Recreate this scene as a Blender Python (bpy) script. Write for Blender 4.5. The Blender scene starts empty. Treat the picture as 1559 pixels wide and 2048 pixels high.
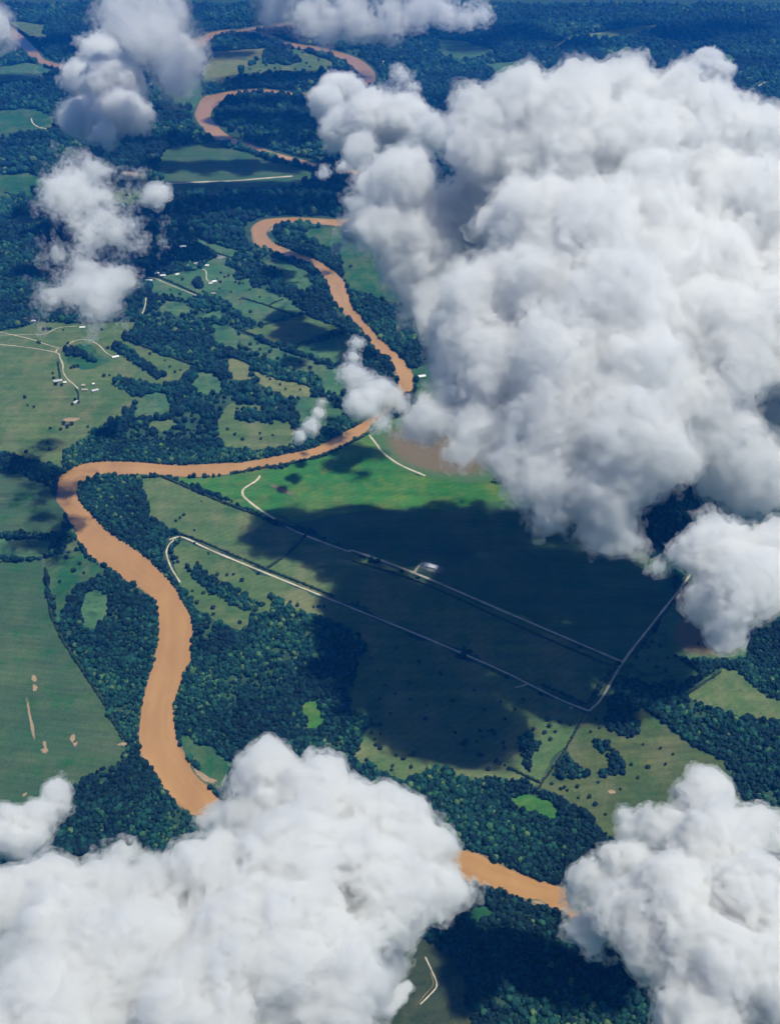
# Aerial view: a brown meandering river between pastures and woods, cumulus clouds below the aircraft.
import bpy, math, random
import numpy as np
import openvdb as vdb
from mathutils import Vector

S = bpy.context.scene
COL = S.collection
# ------------------------------------------------------------------ camera
H = 1600.0                       # flying height above the ground, metres
F, VH = 2150.0, -450.0           # focal length and horizon row, in pixels of a 1559 x 2048 frame
TH = math.atan((1024 - VH) / F)  # pitch below the horizon
CT, ST = math.cos(TH), math.sin(TH)
cam = bpy.data.cameras.new('camera')
cam_o = bpy.data.objects.new('camera', cam)
COL.objects.link(cam_o)
cam_o.location = (0, 0, H)
cam_o.rotation_euler = (math.pi / 2 - TH, 0, 0)
cam.sensor_fit = 'HORIZONTAL'
cam.sensor_width = 36
cam.lens = 36 * F / 1559
cam.clip_start, cam.clip_end = 1, 200000
S.camera = cam_o
# ------------------------------------------------------------------ sky and sun
SUN_EL, SUN_AZ = math.radians(71.5), math.radians(97)      # azimuth clockwise from +Y
w = bpy.data.worlds.new('World')
S.world = w
w.use_nodes = True
nt = w.node_tree
sky = nt.nodes.new('ShaderNodeTexSky')
sky.sky_type = 'NISHITA'
sky.sun_disc = False
sky.sun_elevation, sky.sun_rotation = SUN_EL, SUN_AZ
sky.ozone_density = 10.0
sky.dust_density = 0.3
nt.links.new(sky.outputs[0], nt.nodes['Background'].inputs[0])
nt.nodes['Background'].inputs[1].default_value = 0.05
sun = bpy.data.lights.new('sun', 'SUN')
sun.energy = 5.0
sun.angle = math.radians(0.5)
sun.color = (1, .945, .83)
sun_o = bpy.data.objects.new('sun', sun)
COL.objects.link(sun_o)
sun_o.rotation_euler = Vector((math.sin(SUN_AZ) * math.cos(SUN_EL), math.cos(SUN_AZ) * math.cos(SUN_EL), math.sin(SUN_EL))).to_track_quat('Z', 'Y').to_euler()
# ------------------------------------------------------------------ exposure and sampling
vs = S.view_settings
vs.view_transform, vs.look, vs.exposure, vs.gamma = 'Standard', 'None', 0.12, 1.0
vs.use_curve_mapping = False
cy = S.cycles
cy.max_bounces, cy.volume_bounces, cy.diffuse_bounces, cy.glossy_bounces = 10, 8, 3, 2
cy.transparent_max_bounces = 96
cy.use_denoising = True
cy.use_adaptive_sampling = True
cy.adaptive_threshold = 0.06
cy.adaptive_min_samples = 16

RNG = np.random.default_rng(11)
random.seed(5)


# ------------------------------------------------------------------ helpers
def G(u, v, h=0.0):
    """World point at altitude h seen at (u, v) of the 1559 x 2048 frame."""
    t = (H - h) / (F * ST + (v - 1024.0) * CT)
    return np.array([(u - 779.5) * t, (F * CT - (v - 1024.0) * ST) * t, h])


def scale_at(v, h=0.0):
    """Metres per pixel across the view at row v, altitude h."""
    return (H - h) / (F * ST + (v - 1024.0) * CT)


def P(text):
    """'u,v u,v ...' -> ground points (n, 2)."""
    return np.array([G(*map(float, p.split(',')))[:2] for p in text.split()])


def resample(p, n, closed=False):
    q = np.vstack([p, p[:1]]) if closed else p
    d = np.r_[0, np.cumsum(np.linalg.norm(np.diff(q, axis=0), axis=1))]
    t = np.linspace(0, d[-1], n, endpoint=not closed)
    return np.stack([np.interp(t, d, q[:, k]) for k in (0, 1)], 1)


def curve(p, per=8, closed=False):
    """Catmull-Rom through the points."""
    q = np.vstack([p[-1:], p, p[:2]]) if closed else np.vstack([2 * p[0] - p[1], p, 2 * p[-1] - p[-2]])
    out = []
    for i in range(len(q) - 3):
        a, b, c, d = q[i:i + 4]
        t = np.linspace(0, 1, per, endpoint=False)[:, None]
        out.append(.5 * ((2 * b) + (c - a) * t + (2 * a - 5 * b + 4 * c - d) * t * t + (3 * b - a - 3 * c + d) * t ** 3))
    if not closed:
        out.append(p[-1:])
    return np.vstack(out)


def rough(p, amp, closed=True):
    """Uneven outline: smooth random offsets, amp in metres."""
    n = len(p)
    o = RNG.normal(size=(n, 2))
    for _ in range(2):
        o = (o + np.roll(o, 1, 0) + np.roll(o, -1, 0)) / 3
    return p + o * amp * 1.8


def inside(pts, poly):
    x, y = pts[:, 0], pts[:, 1]
    c = np.zeros(len(pts), bool)
    bx = (x > poly[:, 0].min()) & (x < poly[:, 0].max()) & (y > poly[:, 1].min()) & (y < poly[:, 1].max())
    k = np.nonzero(bx)[0]
    if len(k) == 0:
        return c
    xs, ys = x[k], y[k]
    r = np.zeros(len(k), bool)
    x1, y1 = poly[-1]
    for x2, y2 in poly:
        if y1 != y2:
            r ^= ((y1 > ys) != (y2 > ys)) & (xs < (x2 - x1) * (ys - y1) / (y2 - y1) + x1)
        x1, y1 = x2, y2
    c[k] = r
    return c


def near_line(pts, line, dist):
    """Points closer than dist to the polyline."""
    c = np.zeros(len(pts), bool)
    lo, hi = line.min(0) - dist, line.max(0) + dist
    k = np.nonzero(((pts > lo) & (pts < hi)).all(1))[0]
    if len(k) == 0:
        return c
    q = pts[k]
    m = np.full(len(k), 1e9)
    for a, b in zip(line[:-1], line[1:]):
        ab = b - a
        t = np.clip(((q - a) @ ab) / max(ab @ ab, 1e-9), 0, 1)
        m = np.minimum(m, np.linalg.norm(q - a - t[:, None] * ab, axis=1))
    c[k] = m < dist
    return c


def tag(o, label, cat=None, group=None, kind=None):
    o['label'] = label
    if cat: o['category'] = cat
    if group: o['group'] = group
    if kind: o['kind'] = kind
    return o


def link(name, me, parent=None):
    o = bpy.data.objects.new(name, me)
    COL.objects.link(o)
    o.parent = parent
    return o


def mesh_data(name, verts, faces, mat, smooth=False):
    me = bpy.data.meshes.new(name)
    me.from_pydata([tuple(map(float, v)) for v in verts], [], faces)
    me.materials.append(mat)
    if smooth:
        me.polygons.foreach_set('use_smooth', [True] * len(me.polygons))
    return me


def mesh_np(name, verts, faces, mat, smooth=False, attr=None):
    """Mesh from numpy arrays; faces (n, k); attr: float per vertex named tint."""
    me = bpy.data.meshes.new(name)
    nf, k = faces.shape
    me.vertices.add(len(verts))
    me.vertices.foreach_set('co', verts.astype(np.float32).ravel())
    me.loops.add(nf * k)
    me.loops.foreach_set('vertex_index', faces.astype(np.int32).ravel())
    me.polygons.add(nf)
    me.polygons.foreach_set('loop_start', np.arange(nf, dtype=np.int32) * k)
    if smooth:
        me.polygons.foreach_set('use_smooth', np.ones(nf, bool))
    if attr is not None:
        a = me.attributes.new('tint', 'FLOAT', 'POINT')
        a.data.foreach_set('value', attr.astype(np.float32))
    me.materials.append(mat)
    me.update(calc_edges=True)
    return me


def sheet(name, poly, z, mat):
    me = bpy.data.meshes.new(name)
    me.from_pydata([(float(x), float(y), z) for x, y in poly], [], [tuple(range(len(poly)))])
    me.update()
    if me.polygons[0].normal.z < 0:
        me.flip_normals()
    me.materials.append(mat)
    return link(name, me)


def ribbon(name, L, R, z, mat):
    n = len(L)
    v = [(float(p[0]), float(p[1]), z) for p in L] + [(float(p[0]), float(p[1]), z) for p in R]
    f = [(i, i + 1, n + i + 1, n + i) for i in range(n - 1)]
    me = mesh_data(name, v, f, mat)
    if sum(p.normal.z for p in me.polygons) < 0:
        me.flip_normals()
    return link(name, me)


# ------------------------------------------------------------------ materials
def new_mat(name):
    m = bpy.data.materials.new(name)
    m.use_nodes = True
    return m, m.node_tree, m.node_tree.nodes['Principled BSDF']


def noise_node(t, scale, detail=5, rough_=.6, stretch=None, rot=0):
    g = t.nodes.new('ShaderNodeNewGeometry')
    mp = t.nodes.new('ShaderNodeMapping')
    mp.inputs['Rotation'].default_value = (0, 0, rot)
    mp.inputs['Scale'].default_value = stretch or (1, 1, 1)
    t.links.new(g.outputs['Position'], mp.inputs['Vector'])
    n = t.nodes.new('ShaderNodeTexNoise')
    n.inputs['Scale'].default_value = scale
    n.inputs['Detail'].default_value = detail
    n.inputs['Roughness'].default_value = rough_
    t.links.new(mp.outputs[0], n.inputs['Vector'])
    return n.outputs[0]


def ramp(t, fac, stops):
    r = t.nodes.new('ShaderNodeValToRGB')
    e = r.color_ramp.elements
    while len(e) < len(stops):
        e.new(.5)
    for k, (p, c) in zip(e, stops):
        k.position = p
        k.color = (*c, 1)
    t.links.new(fac, r.inputs[0])
    return r.outputs[0]


def mix(t, fac, a, b, mode='MIX'):
    m = t.nodes.new('ShaderNodeMix')
    m.data_type = 'RGBA'
    m.blend_type = mode
    for s, x in ((0, fac), (6, a), (7, b)):
        if isinstance(x, (int, float)):
            m.inputs[s].default_value = x
        elif isinstance(x, tuple):
            m.inputs[s].default_value = (*x, 1)
        else:
            t.links.new(x, m.inputs[s])
    return m.outputs[2]


LAND = .92                                     # overall reflectance of soil and grass


def sc(c, k=None):
    return tuple(x * (LAND if k is None else k) for x in c)


def field_mat(name, a, b, c, rot=0.6, patch=1 / 160, rows=True, dry=(.2, .19, .105), dryness=.5):
    """Pasture: large patches of a and b, blotches of c, dry ground, fine grain and mowing or drainage streaks."""
    m, t, bs = new_mat(name)
    a, b, c, dry = sc(a), sc(b), sc(c), sc(dry)
    big = ramp(t, noise_node(t, patch, 6, .62), [(.36, a), (.64, b)])
    blot = ramp(t, noise_node(t, patch * 3.1, 7, .7), [(.50, (0, 0, 0)), (.66, (1, 1, 1))])
    col = mix(t, blot, big, c)
    dr = ramp(t, noise_node(t, patch * 1.7, 8, .68, (1, .55, 1), rot + 1.0), [(.47, (0, 0, 0)), (.68, (dryness,) * 3)])
    col = mix(t, dr, col, dry)
    if rows:
        st = ramp(t, noise_node(t, 1 / 26, 4, .6, (.09, 1, 1), rot), [(.3, (.74, .76, .78)), (.7, (1.2, 1.18, 1.12))])
        col = mix(t, .85, col, st, 'MULTIPLY')
    g = t.nodes.new('ShaderNodeNewGeometry')
    mp = t.nodes.new('ShaderNodeMapping')
    mp.inputs['Rotation'].default_value = (0, 0, rot + .35)
    t.links.new(g.outputs['Position'], mp.inputs['Vector'])
    wv = t.nodes.new('ShaderNodeTexWave')               # mowing and tractor lines
    for k, x in (('Scale', .018), ('Distortion', 3.0), ('Detail', 3), ('Detail Scale', .6)):
        wv.inputs[k].default_value = x
    t.links.new(mp.outputs[0], wv.inputs['Vector'])
    col = mix(t, .3, col, ramp(t, wv.outputs['Fac'], [(.1, (.78, .82, .8)), (.6, (1.1, 1.08, 1.05))]), 'MULTIPLY')
    gr = ramp(t, noise_node(t, 1 / 4, 5, .8), [(.3, (.6, .62, .62)), (.7, (1.3, 1.28, 1.25))])
    col = mix(t, .95, col, gr, 'MULTIPLY')
    tuft = ramp(t, noise_node(t, 1 / 11, 3, .6), [(.60, (1, 1, 1)), (.72, (.5, .62, .6))])
    col = mix(t, .8, col, tuft, 'MULTIPLY')
    t.links.new(col, bs.inputs['Base Color'])
    bs.inputs['Roughness'].default_value = .95
    bs.inputs['Specular IOR Level'].default_value = .1
    return m


def plain_mat(name, a, b, scale=1 / 6, rough_=.9, spec=.2):
    m, t, bs = new_mat(name)
    t.links.new(ramp(t, noise_node(t, scale, 5, .65), [(.3, a), (.7, b)]), bs.inputs['Base Color'])
    bs.inputs['Roughness'].default_value = rough_
    bs.inputs['Specular IOR Level'].default_value = spec
    return m


def leaf_mat(name, stops, patch=1 / 220, kind='GEOMETRY'):
    """Foliage: tint per tree, large stands of differing species, leaf grain."""
    m, t, bs = new_mat(name)
    at = t.nodes.new('ShaderNodeAttribute')
    at.attribute_name = 'tint'
    at.attribute_type = kind
    col = ramp(t, at.outputs['Fac'], stops)
    stand = ramp(t, noise_node(t, patch, 4, .6), [(.35, (.72, .8, .86)), (.65, (1.25, 1.2, 1.1))])
    col = mix(t, 1.0, col, stand, 'MULTIPLY')
    gr = ramp(t, noise_node(t, 1 / 2.2, 3, .7), [(.32, (.55, .55, .55)), (.68, (1.35, 1.35, 1.35))])
    col = mix(t, 1.0, col, gr, 'MULTIPLY')
    t.links.new(col, bs.inputs['Base Color'])
    bs.inputs['Roughness'].default_value = .8
    bs.inputs['Specular IOR Level'].default_value = .15
    return m


def road_mat(name):
    """Gravel with darker damp stretches and weeds creeping in."""
    m, t, bs = new_mat(name)
    col = ramp(t, noise_node(t, 1 / 9, 5, .65), [(.3, (.40, .36, .26)), (.7, (.58, .52, .39))])
    wet = ramp(t, noise_node(t, 1 / 60, 5, .65), [(.45, (1, 1, 1)), (.7, (.52, .54, .46))])
    weed = ramp(t, noise_node(t, 1 / 5, 4, .75), [(.58, (0, 0, 0)), (.7, (.75, .75, .75))])
    t.links.new(mix(t, weed, mix(t, 1.0, col, wet, 'MULTIPLY'), (.10, .13, .06)), bs.inputs['Base Color'])
    bs.inputs['Roughness'].default_value = .95
    return m


M = dict(
    floor=plain_mat('woodland floor', (.010, .034, .024), (.040, .090, .045), 1 / 40),
    sage=field_mat('sage pasture', (.064, .132, .044), (.118, .168, .064), (.048, .122, .038), .6, dry=(.20, .195, .10), dryness=.75),
    sage2=field_mat('pale sage pasture', (.15, .185, .07), (.20, .215, .09), (.10, .15, .055), .2),
    green=field_mat('green meadow', (.022, .135, .026), (.05, .178, .034), (.11, .185, .036), .7, 1 / 220, dry=(.17, .2, .05), dryness=.6),
    deep=field_mat('deep green meadow', (.014, .085, .036), (.03, .12, .042), (.04, .11, .042), .3),
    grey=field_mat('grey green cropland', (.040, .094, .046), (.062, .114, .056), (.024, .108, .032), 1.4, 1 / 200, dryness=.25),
    olive=field_mat('olive pasture', (.052, .092, .032), (.092, .122, .042), (.038, .096, .03), 1.0),
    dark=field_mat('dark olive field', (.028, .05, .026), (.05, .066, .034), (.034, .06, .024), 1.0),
    brown=field_mat('bare brown field', (.16, .12, .08), (.22, .165, .11), (.13, .13, .07), .9),
    teal=field_mat('rough teal pasture', (.040, .130, .062), (.080, .170, .075), (.022, .075, .040), .9),
    sand=plain_mat('sand', (.42, .32, .2), (.56, .44, .29), 1 / 14),
    gravel=road_mat('worn gravel'),
    earth=plain_mat('river bank earth', (.05, .055, .03), (.30, .21, .12), 1 / 22),
    white=plain_mat('white painted metal', (.70, .70, .68), (.8, .8, .78), 1 / 3, .5),
    tin=plain_mat('weathered tin', (.34, .36, .37), (.5, .52, .53), 1 / 4, .5),
    tan=plain_mat('tan board wall', (.36, .30, .23), (.45, .38, .3), 1 / 2),
    glass=plain_mat('dark window glass', (.02, .03, .04), (.03, .04, .05), 1, .15, .5),
    bark=plain_mat('bark', (.07, .055, .04), (.12, .09, .065), 1),
    leaf=leaf_mat('woodland foliage', [(0, (.003, .016, .020)), (.35, (.006, .034, .034)), (.7, (.012, .072, .052)), (.88, (.034, .112, .05)), (1, (.085, .155, .06))], kind='INSTANCER'),
    lone=leaf_mat('pasture tree foliage', [(0, (.012, .028, .018)), (1, (.03, .062, .03))]),
)
wm, wt, wb = new_mat('silty brown water')
wt.links.new(ramp(wt, noise_node(wt, 1 / 120, 7, .66, (1, .35, 1), .5), [(.28, (.31, .168, .058)), (.5, (.37, .204, .072)), (.72, (.43, .242, .090))]), wb.inputs['Base Color'])
fa = wt.nodes.new('ShaderNodeAttribute')
fa.attribute_name = 'flow'
fn = wt.nodes.new('ShaderNodeTexNoise')
fn.inputs['Scale'].default_value, fn.inputs['Detail'].default_value, fn.inputs['Roughness'].default_value = 1.0, 6, .6
wt.links.new(fa.outputs['Vector'], fn.inputs['Vector'])
base = wb.inputs['Base Color'].links[0].from_socket
wt.links.new(mix(wt, 1.0, base, ramp(wt, fn.outputs[0], [(.3, (.92, .91, .90)), (.5, (1, 1, 1)), (.7, (1.07, 1.08, 1.1))]), 'MULTIPLY'), wb.inputs['Base Color'])
wb.inputs['Roughness'].default_value = .18
wb.inputs['Specular IOR Level'].default_value = .5
bp = wt.nodes.new('ShaderNodeBump')
bp.inputs['Strength'].default_value = .12
bp.inputs['Distance'].default_value = .3
wt.links.new(noise_node(wt, 1 / 3, 4), bp.inputs['Height'])
wt.links.new(bp.outputs[0], wb.inputs['Normal'])
M['water'] = wm

# ------------------------------------------------------------------ ground
tag(link('ground', mesh_data('ground', [(-45000, -12000, 0), (45000, -12000, 0), (45000, 60000, 0), (-45000, 60000, 0)], [(0, 1, 2, 3)], M['floor'])),
    'dark green wooded plain under the clouds', kind='structure')

# ------------------------------------------------------------------ river: both banks traced from the far end to the near end
BANK_A = P('-20,20 46,73 73,100 80,110 97,122 160,134 240,128 320,104 393,80 417,66 447,60 487,59 527,65 587,86 627,92 657,99 690,107 720,119 742,137 750,153 743,168 '
           '715,178 660,181 600,186 553,181 513,178 463,182 430,189 413,192 402,201 394,217 391,231 403,251 423,271 447,283 490,293 530,306 580,321 640,338 720,354 800,372 830,398 810,420 760,432 700,439 '
           '632,437 584,435 536,438 515,445 504,457 506,474 512,489 533,498 565,511 591,521 620,531 639,547 652,564 660,585 669,603 684,619 693,632 713,649 727,665 740,683 751,699 773,718 788,736 795,753 797,770 '
           '788,786 765,805 744,826 722,847 697,861 671,875 632,895 584,907 520,919 480,926 447,927 400,930 360,931 320,929 273,925 213,924 173,927 150,935 130,947 118,957 115,980 117,1003 130,1023 143,1050 155,1077 167,1097 '
           '187,1115 207,1130 230,1143 253,1162 280,1175 298,1190 312,1207 317,1227 318,1253 315,1290 307,1327 298,1357 288,1393 283,1427 278,1473 281,1500 288,1517 307,1542 323,1570 340,1593 363,1613 '
           '420,1660 500,1710 620,1740 740,1740 860,1748 943,1765 973,1776 1027,1790 1070,1805 1106,1819 1200,1870 1320,1950 1450,2060 1560,2180')
BANK_B = P('-20,50 46,97 57,108 70,119 97,132 160,146 240,141 330,116 400,97 417,80 440,70 480,67 527,73 587,94 620,100 647,106 677,115 703,131 720,147 722,160 716,168 '
           '700,186 660,192 600,191 553,188 513,186 480,187 467,190 450,198 437,208 424,218 420,231 433,251 457,271 493,286 540,302 593,317 650,331 735,345 825,366 870,400 845,430 780,444 720,450 '
           '684,452 640,448 607,445 568,447 549,453 533,463 533,474 546,486 575,499 607,511 639,524 661,539 680,555 690,571 697,593 701,609 713,625 729,644 748,667 767,686 789,705 809,725 822,744 828,763 823,779 '
           '814,792 795,812 770,835 741,858 713,875 684,893 648,909 613,920 560,932 507,941 463,947 423,952 373,953 323,952 283,951 240,950 213,952 187,955 167,963 157,973 155,990 162,1007 173,1020 193,1043 207,1058 227,1073 '
           '253,1090 287,1113 307,1132 333,1157 350,1180 367,1210 378,1230 385,1243 383,1277 380,1320 369,1343 357,1380 350,1403 347,1430 350,1463 358,1493 370,1513 383,1533 397,1553 407,1567 '
           '450,1610 530,1655 640,1685 760,1690 860,1692 929,1703 955,1709 988,1726 1020,1740 1074,1762 1131,1778 1230,1825 1350,1900 1490,2010 1610,2140')


def pair_banks(a, b, n=900):
    """Match the two banks by a monotone walk so that the ribbon never folds over."""
    a, b = curve(a, 6), curve(b, 6)
    i = j = 0
    L, R = [a[0]], [b[0]]
    while i < len(a) - 1 or j < len(b) - 1:
        da = np.linalg.norm(a[min(i + 1, len(a) - 1)] - b[j]) if i < len(a) - 1 else 1e9
        db = np.linalg.norm(b[min(j + 1, len(b) - 1)] - a[i]) if j < len(b) - 1 else 1e9
        if da <= db: i += 1
        else: j += 1
        L.append(a[i]); R.append(b[j])
    return np.array(L), np.array(R)


def offset(line, d):
    t = np.gradient(line, axis=0)
    for _ in range(2):
        t[1:-1] = (t[:-2] + t[1:-1] + t[2:]) / 3
    t /= np.maximum(np.linalg.norm(t, axis=1), 1e-9)[:, None]
    return line + np.stack([-t[:, 1], t[:, 0]], 1) * (d if np.isscalar(d) else d[:, None])


RL, RR = pair_banks(BANK_A, BANK_B)
RIV = ribbon('river', RL, RR, .6, M['water'])
fl = RIV.data.attributes.new('flow', 'FLOAT_VECTOR', 'POINT')
sd = np.r_[0, np.cumsum(np.linalg.norm(np.diff((RL + RR) / 2, axis=0), axis=1))]
fl.data.foreach_set('vector', np.vstack([np.c_[sd / 260, np.zeros(len(sd)), np.zeros(len(sd))], np.c_[sd / 260, np.full(len(sd), 5.0), np.zeros(len(sd))]]).astype(np.float32).ravel())
tag(RIV, 'wide muddy brown river winding through the pastures and woods', kind='structure')
RIVER = np.vstack([RL, RR[::-1]])
for line, lab in ((curve(BANK_A, 6), 'thin pale earth bank along the outer side of the brown river'), (curve(BANK_B, 6), 'thin pale earth bank along the inner side of the brown river')):
    wd = 2.4 + 4.0 * np.abs(np.interp(np.arange(len(line)), np.arange(0, len(line), 7)[:(len(line) + 6) // 7], RNG.normal(size=(len(line) + 6) // 7)))
    tag(ribbon('river_bank', offset(line, wd), offset(line, -wd), .45, M['earth']), lab, kind='structure')

# ------------------------------------------------------------------ fields: outline, material, label
FIELDS = [
    ('left', 'grey', '-40,1128 85,1120 92,1170 105,1230 140,1300 175,1360 215,1420 252,1490 235,1525 165,1560 120,1600 -40,1650', 'grey green crop field with sand washouts beside the river'),
    ('strip', 'deep', '85,1118 165,1100 203,1138 190,1160 165,1172 140,1205 112,1245 98,1195', 'green wedge of grass between the grey field and the river'),
    ('leftlow', 'teal', '-40,1072 60,1080 110,1085 105,1112 60,1118 -40,1122', 'rough teal pasture at the foot of the shaded bend'),
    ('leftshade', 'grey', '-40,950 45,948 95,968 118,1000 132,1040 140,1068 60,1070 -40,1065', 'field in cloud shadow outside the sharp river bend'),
    ('central', 'sage', '285,953 323,955 430,998 560,1049 700,1107 830,1150 1000,1223 1238,1328 1195,1400 1172,1414 1055,1362 850,1270 665,1196 530,1141 420,1096 365,1072 300,1032 290,1000', 'long sage field between the two parallel gravel roads'),
    ('north', 'green', '330,953 423,955 463,949 560,935 648,912 713,878 744,862 765,905 830,950 1000,970 1120,1030 1330,1130 1345,1190 1240,1318 1000,1215 830,1142 700,1098 560,1040 430,988', 'bright green meadow on the inside of the river bend'),
    ('northshade', 'grey', '525,1018 600,1044 740,1018 900,1022 1050,985 1330,1130 1345,1190 1240,1318 1000,1215 830,1142 700,1098 560,1040', 'shaded field between the green meadow and the upper road'),  # shadowed part of the meadow, greyed so the cloud shade is in its colour
    ('south', 'sage', '367,1082 530,1150 665,1206 850,1282 1055,1374 1168,1424 1120,1500 1072,1578 1040,1550 960,1562 870,1535 810,1562 705,1515 737,1440 690,1395 715,1330 700,1270 600,1225 560,1218 505,1232 495,1262 470,1258 420,1236 392,1222 372,1190 345,1130 337,1105', 'sage pasture dotted with trees south of the lower gravel road'),
    ('east', 'olive', '1178,1425 1212,1392 1240,1390 1300,1432 1380,1492 1450,1532 1480,1600 1330,1720 1200,1665 1176,1620 1082,1572', 'olive pasture with tree clumps beside the road corner'),
    ('eastfar', 'sage', '1365,1392 1400,1362 1440,1338 1475,1340 1530,1400 1640,1430 1640,1460 1512,1436 1470,1432 1400,1408', 'sage field beyond the dark woods at the frame edge'),
    ('eastroad', 'teal', '1250,1335 1300,1268 1345,1205 1400,1250 1440,1310 1400,1350 1330,1385 1215,1388', 'rough pasture beside the straight road, half in cloud shadow'),
    ('glade', 'green', '598,1408 625,1400 645,1412 638,1455 612,1462 605,1435', 'small bright green glade in the riverside woods'),
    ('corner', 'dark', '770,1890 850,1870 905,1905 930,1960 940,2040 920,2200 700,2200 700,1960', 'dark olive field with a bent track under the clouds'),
    ('meadow', 'green', '1022,1592 1060,1585 1108,1612 1125,1645 1085,1640 1030,1612', 'bright green meadow enclosed by the lower woods'),
    ('glade2', 'deep', '950,1812 975,1806 992,1835 960,1850 930,1845', 'green glade on the near bank of the river'),
    ('rim', 'deep', '352,1475 375,1468 430,1500 470,1525 440,1580 412,1560 380,1522', 'green grassy bank beside the pale sandbar'),
    ('farm', 'sage', '-40,672 82,645 277,645 247,676 380,729 377,747 354,766 313,774 240,770 277,797 232,838 200,860 168,879 136,902 120,940 72,921 46,915 -40,900', 'rolling farm pasture with houses and winding gravel drives'),
    ('farm2', 'deep', '130,706 150,690 180,688 210,712 228,722 195,735 160,740 125,722', 'greener paddock inside the loop of the farm drive'),
    ('hamlet', 'teal', '293,588 306,560 355,545 405,540 418,522 431,514 400,492 388,474 440,490 478,501 450,530 500,550 512,575 546,587 580,600 612,626 530,645 495,640 460,607 402,592 377,601', 'green pasture below the hamlet with scattered dark trees'),
    ('block', 'sage', '488,662 530,650 610,630 640,640 690,658 645,675 580,697 530,680', 'pale sage field with straight hedges near the river'),
    ('block2', 'teal', '585,698 650,676 700,668 735,695 700,722 668,728', 'green field cut by a cloud shadow beside the narrow river reach'),
    ('block3', 'teal', '478,668 530,688 600,712 655,732 640,752 560,730 490,705', 'scrubby teal pasture between two hedge lines'),
    ('square', 'sage2', '464,717 509,733 504,763 469,760 446,744', 'small pale square field in the middle of the woods'),
    ('slope', 'sage2', '512,742 560,760 626,778 620,793 578,797 516,768', 'pale sloping pasture beside the long hedge'),
    ('patch', 'sage', '436,835 462,808 505,812 560,810 575,842 605,868 560,882 500,893 440,887', 'patchy pasture with dark copses north of the river'),
    ('spit', 'deep', '684,488 760,480 850,560 850,600 800,614 740,595 702,580 690,558 680,520', 'deep green meadow right of the river under the big cloud'),
    ('spit2', 'deep', '605,458 690,452 690,482 645,500 615,478', 'shaded green field inside the upper bend'),
    ('sliver', 'deep', '826,738 900,715 900,830 835,815 828,795 832,765', 'green strip between the river and the big cloud'),
    ('oxbow', 'sage2', '427,102 540,96 500,128 453,168 415,174 400,152', 'pale sandy field beside the far river loop'),
    ('oxbow2', 'sage', '455,166 500,128 540,104 590,98 650,116 672,131 650,146 580,148 500,152', 'pale pasture with a dark copse inside the far loop'),
    ('far1', 'sage', '-40,40 95,48 95,75 85,95 60,80 46,66 -40,10', 'pasture above the far river reach'),
    ('far2', 'teal', '-40,140 60,125 110,140 90,160 -40,170', 'teal pasture below the far river reach'),
    ('far3', 'deep', '-40,225 60,215 110,235 105,265 -40,275', 'green farm field with a pale drive'),
    ('far4', 'deep', '-40,352 60,346 90,356 86,388 -40,395', 'small bright green field beside the wispy cloud'),
    ('dots', 'sage', '195,392 232,350 290,346 302,372 282,412 215,416', 'sage pasture dotted with dark trees beside the sand pits'),
    ('far5', 'teal', '876,75 930,84 992,100 985,112 910,125 878,105', 'teal clearing far beyond the big cloud'),
    ('far6', 'sage', '1165,72 1250,54 1315,48 1318,60 1240,78 1180,81', 'long pale clearing far out in the woods'),
    ('far7', 'teal', '1060,76 1125,84 1122,106 1078,100', 'small teal clearing in the far woods'),
    ('far8', 'teal', '970,128 1040,122 1042,150 1000,165', 'teal clearing just above the big cloud'),
    ('far9', 'teal', '1375,96 1440,100 1475,122 1470,142 1390,120', 'teal clearing beyond the small cloud'),
    ('far10', 'teal', '330,190 395,150 410,180 392,212 350,215', 'dark green field beside the river loop'),
    ('far11', 'teal', '46,430 80,425 90,445 60,452 -20,450', 'clearing below the small green field'),
    ('mid1', 'teal', '400,635 440,622 455,636 420,645', 'light clearing in the woods below the hamlet'),
    ('mid2', 'sage', '345,655 358,652 362,662 350,665', 'tiny bare clearing in the woods'),
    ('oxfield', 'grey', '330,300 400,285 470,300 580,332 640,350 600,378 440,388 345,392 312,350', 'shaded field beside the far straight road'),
    ('mid3', 'teal', '300,775 340,790 345,830 300,835 262,838 270,812', 'open scrub between the woods and the farm pasture'),
    ('mid4', 'teal', '488,598 530,612 590,634 530,650 492,640', 'hedged green paddock above the pale field'),
    ('mid5', 'teal', '640,742 700,735 720,760 690,790 650,790 630,770', 'rough clearing left of the small river cloud'),
    ('mid6', 'sage', '450,862 500,860 600,872 585,890 520,905 455,900', 'pale strip of pasture just above the river'),
    ('mid7', 'teal', '560,540 600,545 625,570 610,590 580,575', 'mottled clearing in the woods left of the narrow reach'),
    ('mid10', 'teal', '600,792 655,800 690,828 645,858 605,848 588,820', 'rough grass between the copses and the small river cloud'),
    ('mid11', 'teal', '425,648 468,655 482,690 452,700 428,680', 'mottled clearing left of the scrubby pasture'),
    ('mid12', 'teal', '330,600 372,606 392,622 350,632 318,622', 'thin strip of grass in the woods below the hamlet lane'),
    ('mid13', 'sage', '300,842 345,838 372,850 340,866 296,860', 'small sage clearing above the riverside woods'),
    ('mid14', 'teal', '400,742 438,752 440,782 408,790 385,768', 'clearing left of the pale square field'),
    ('mid15', 'teal', '545,515 590,530 615,545 640,580 600,560 560,545 520,520', 'mottled grass strip left of the narrow reach'),
    ('mid8', 'deep', '120,1090 150,1080 165,1098 130,1105', 'strip of grass under the shaded river bend'),
    ('mid9', 'teal', '165,1190 200,1180 215,1215 190,1265 165,1250', 'grassy opening in the woods left of the river'),
]
Z0 = .08
FPOLY = {}
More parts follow.
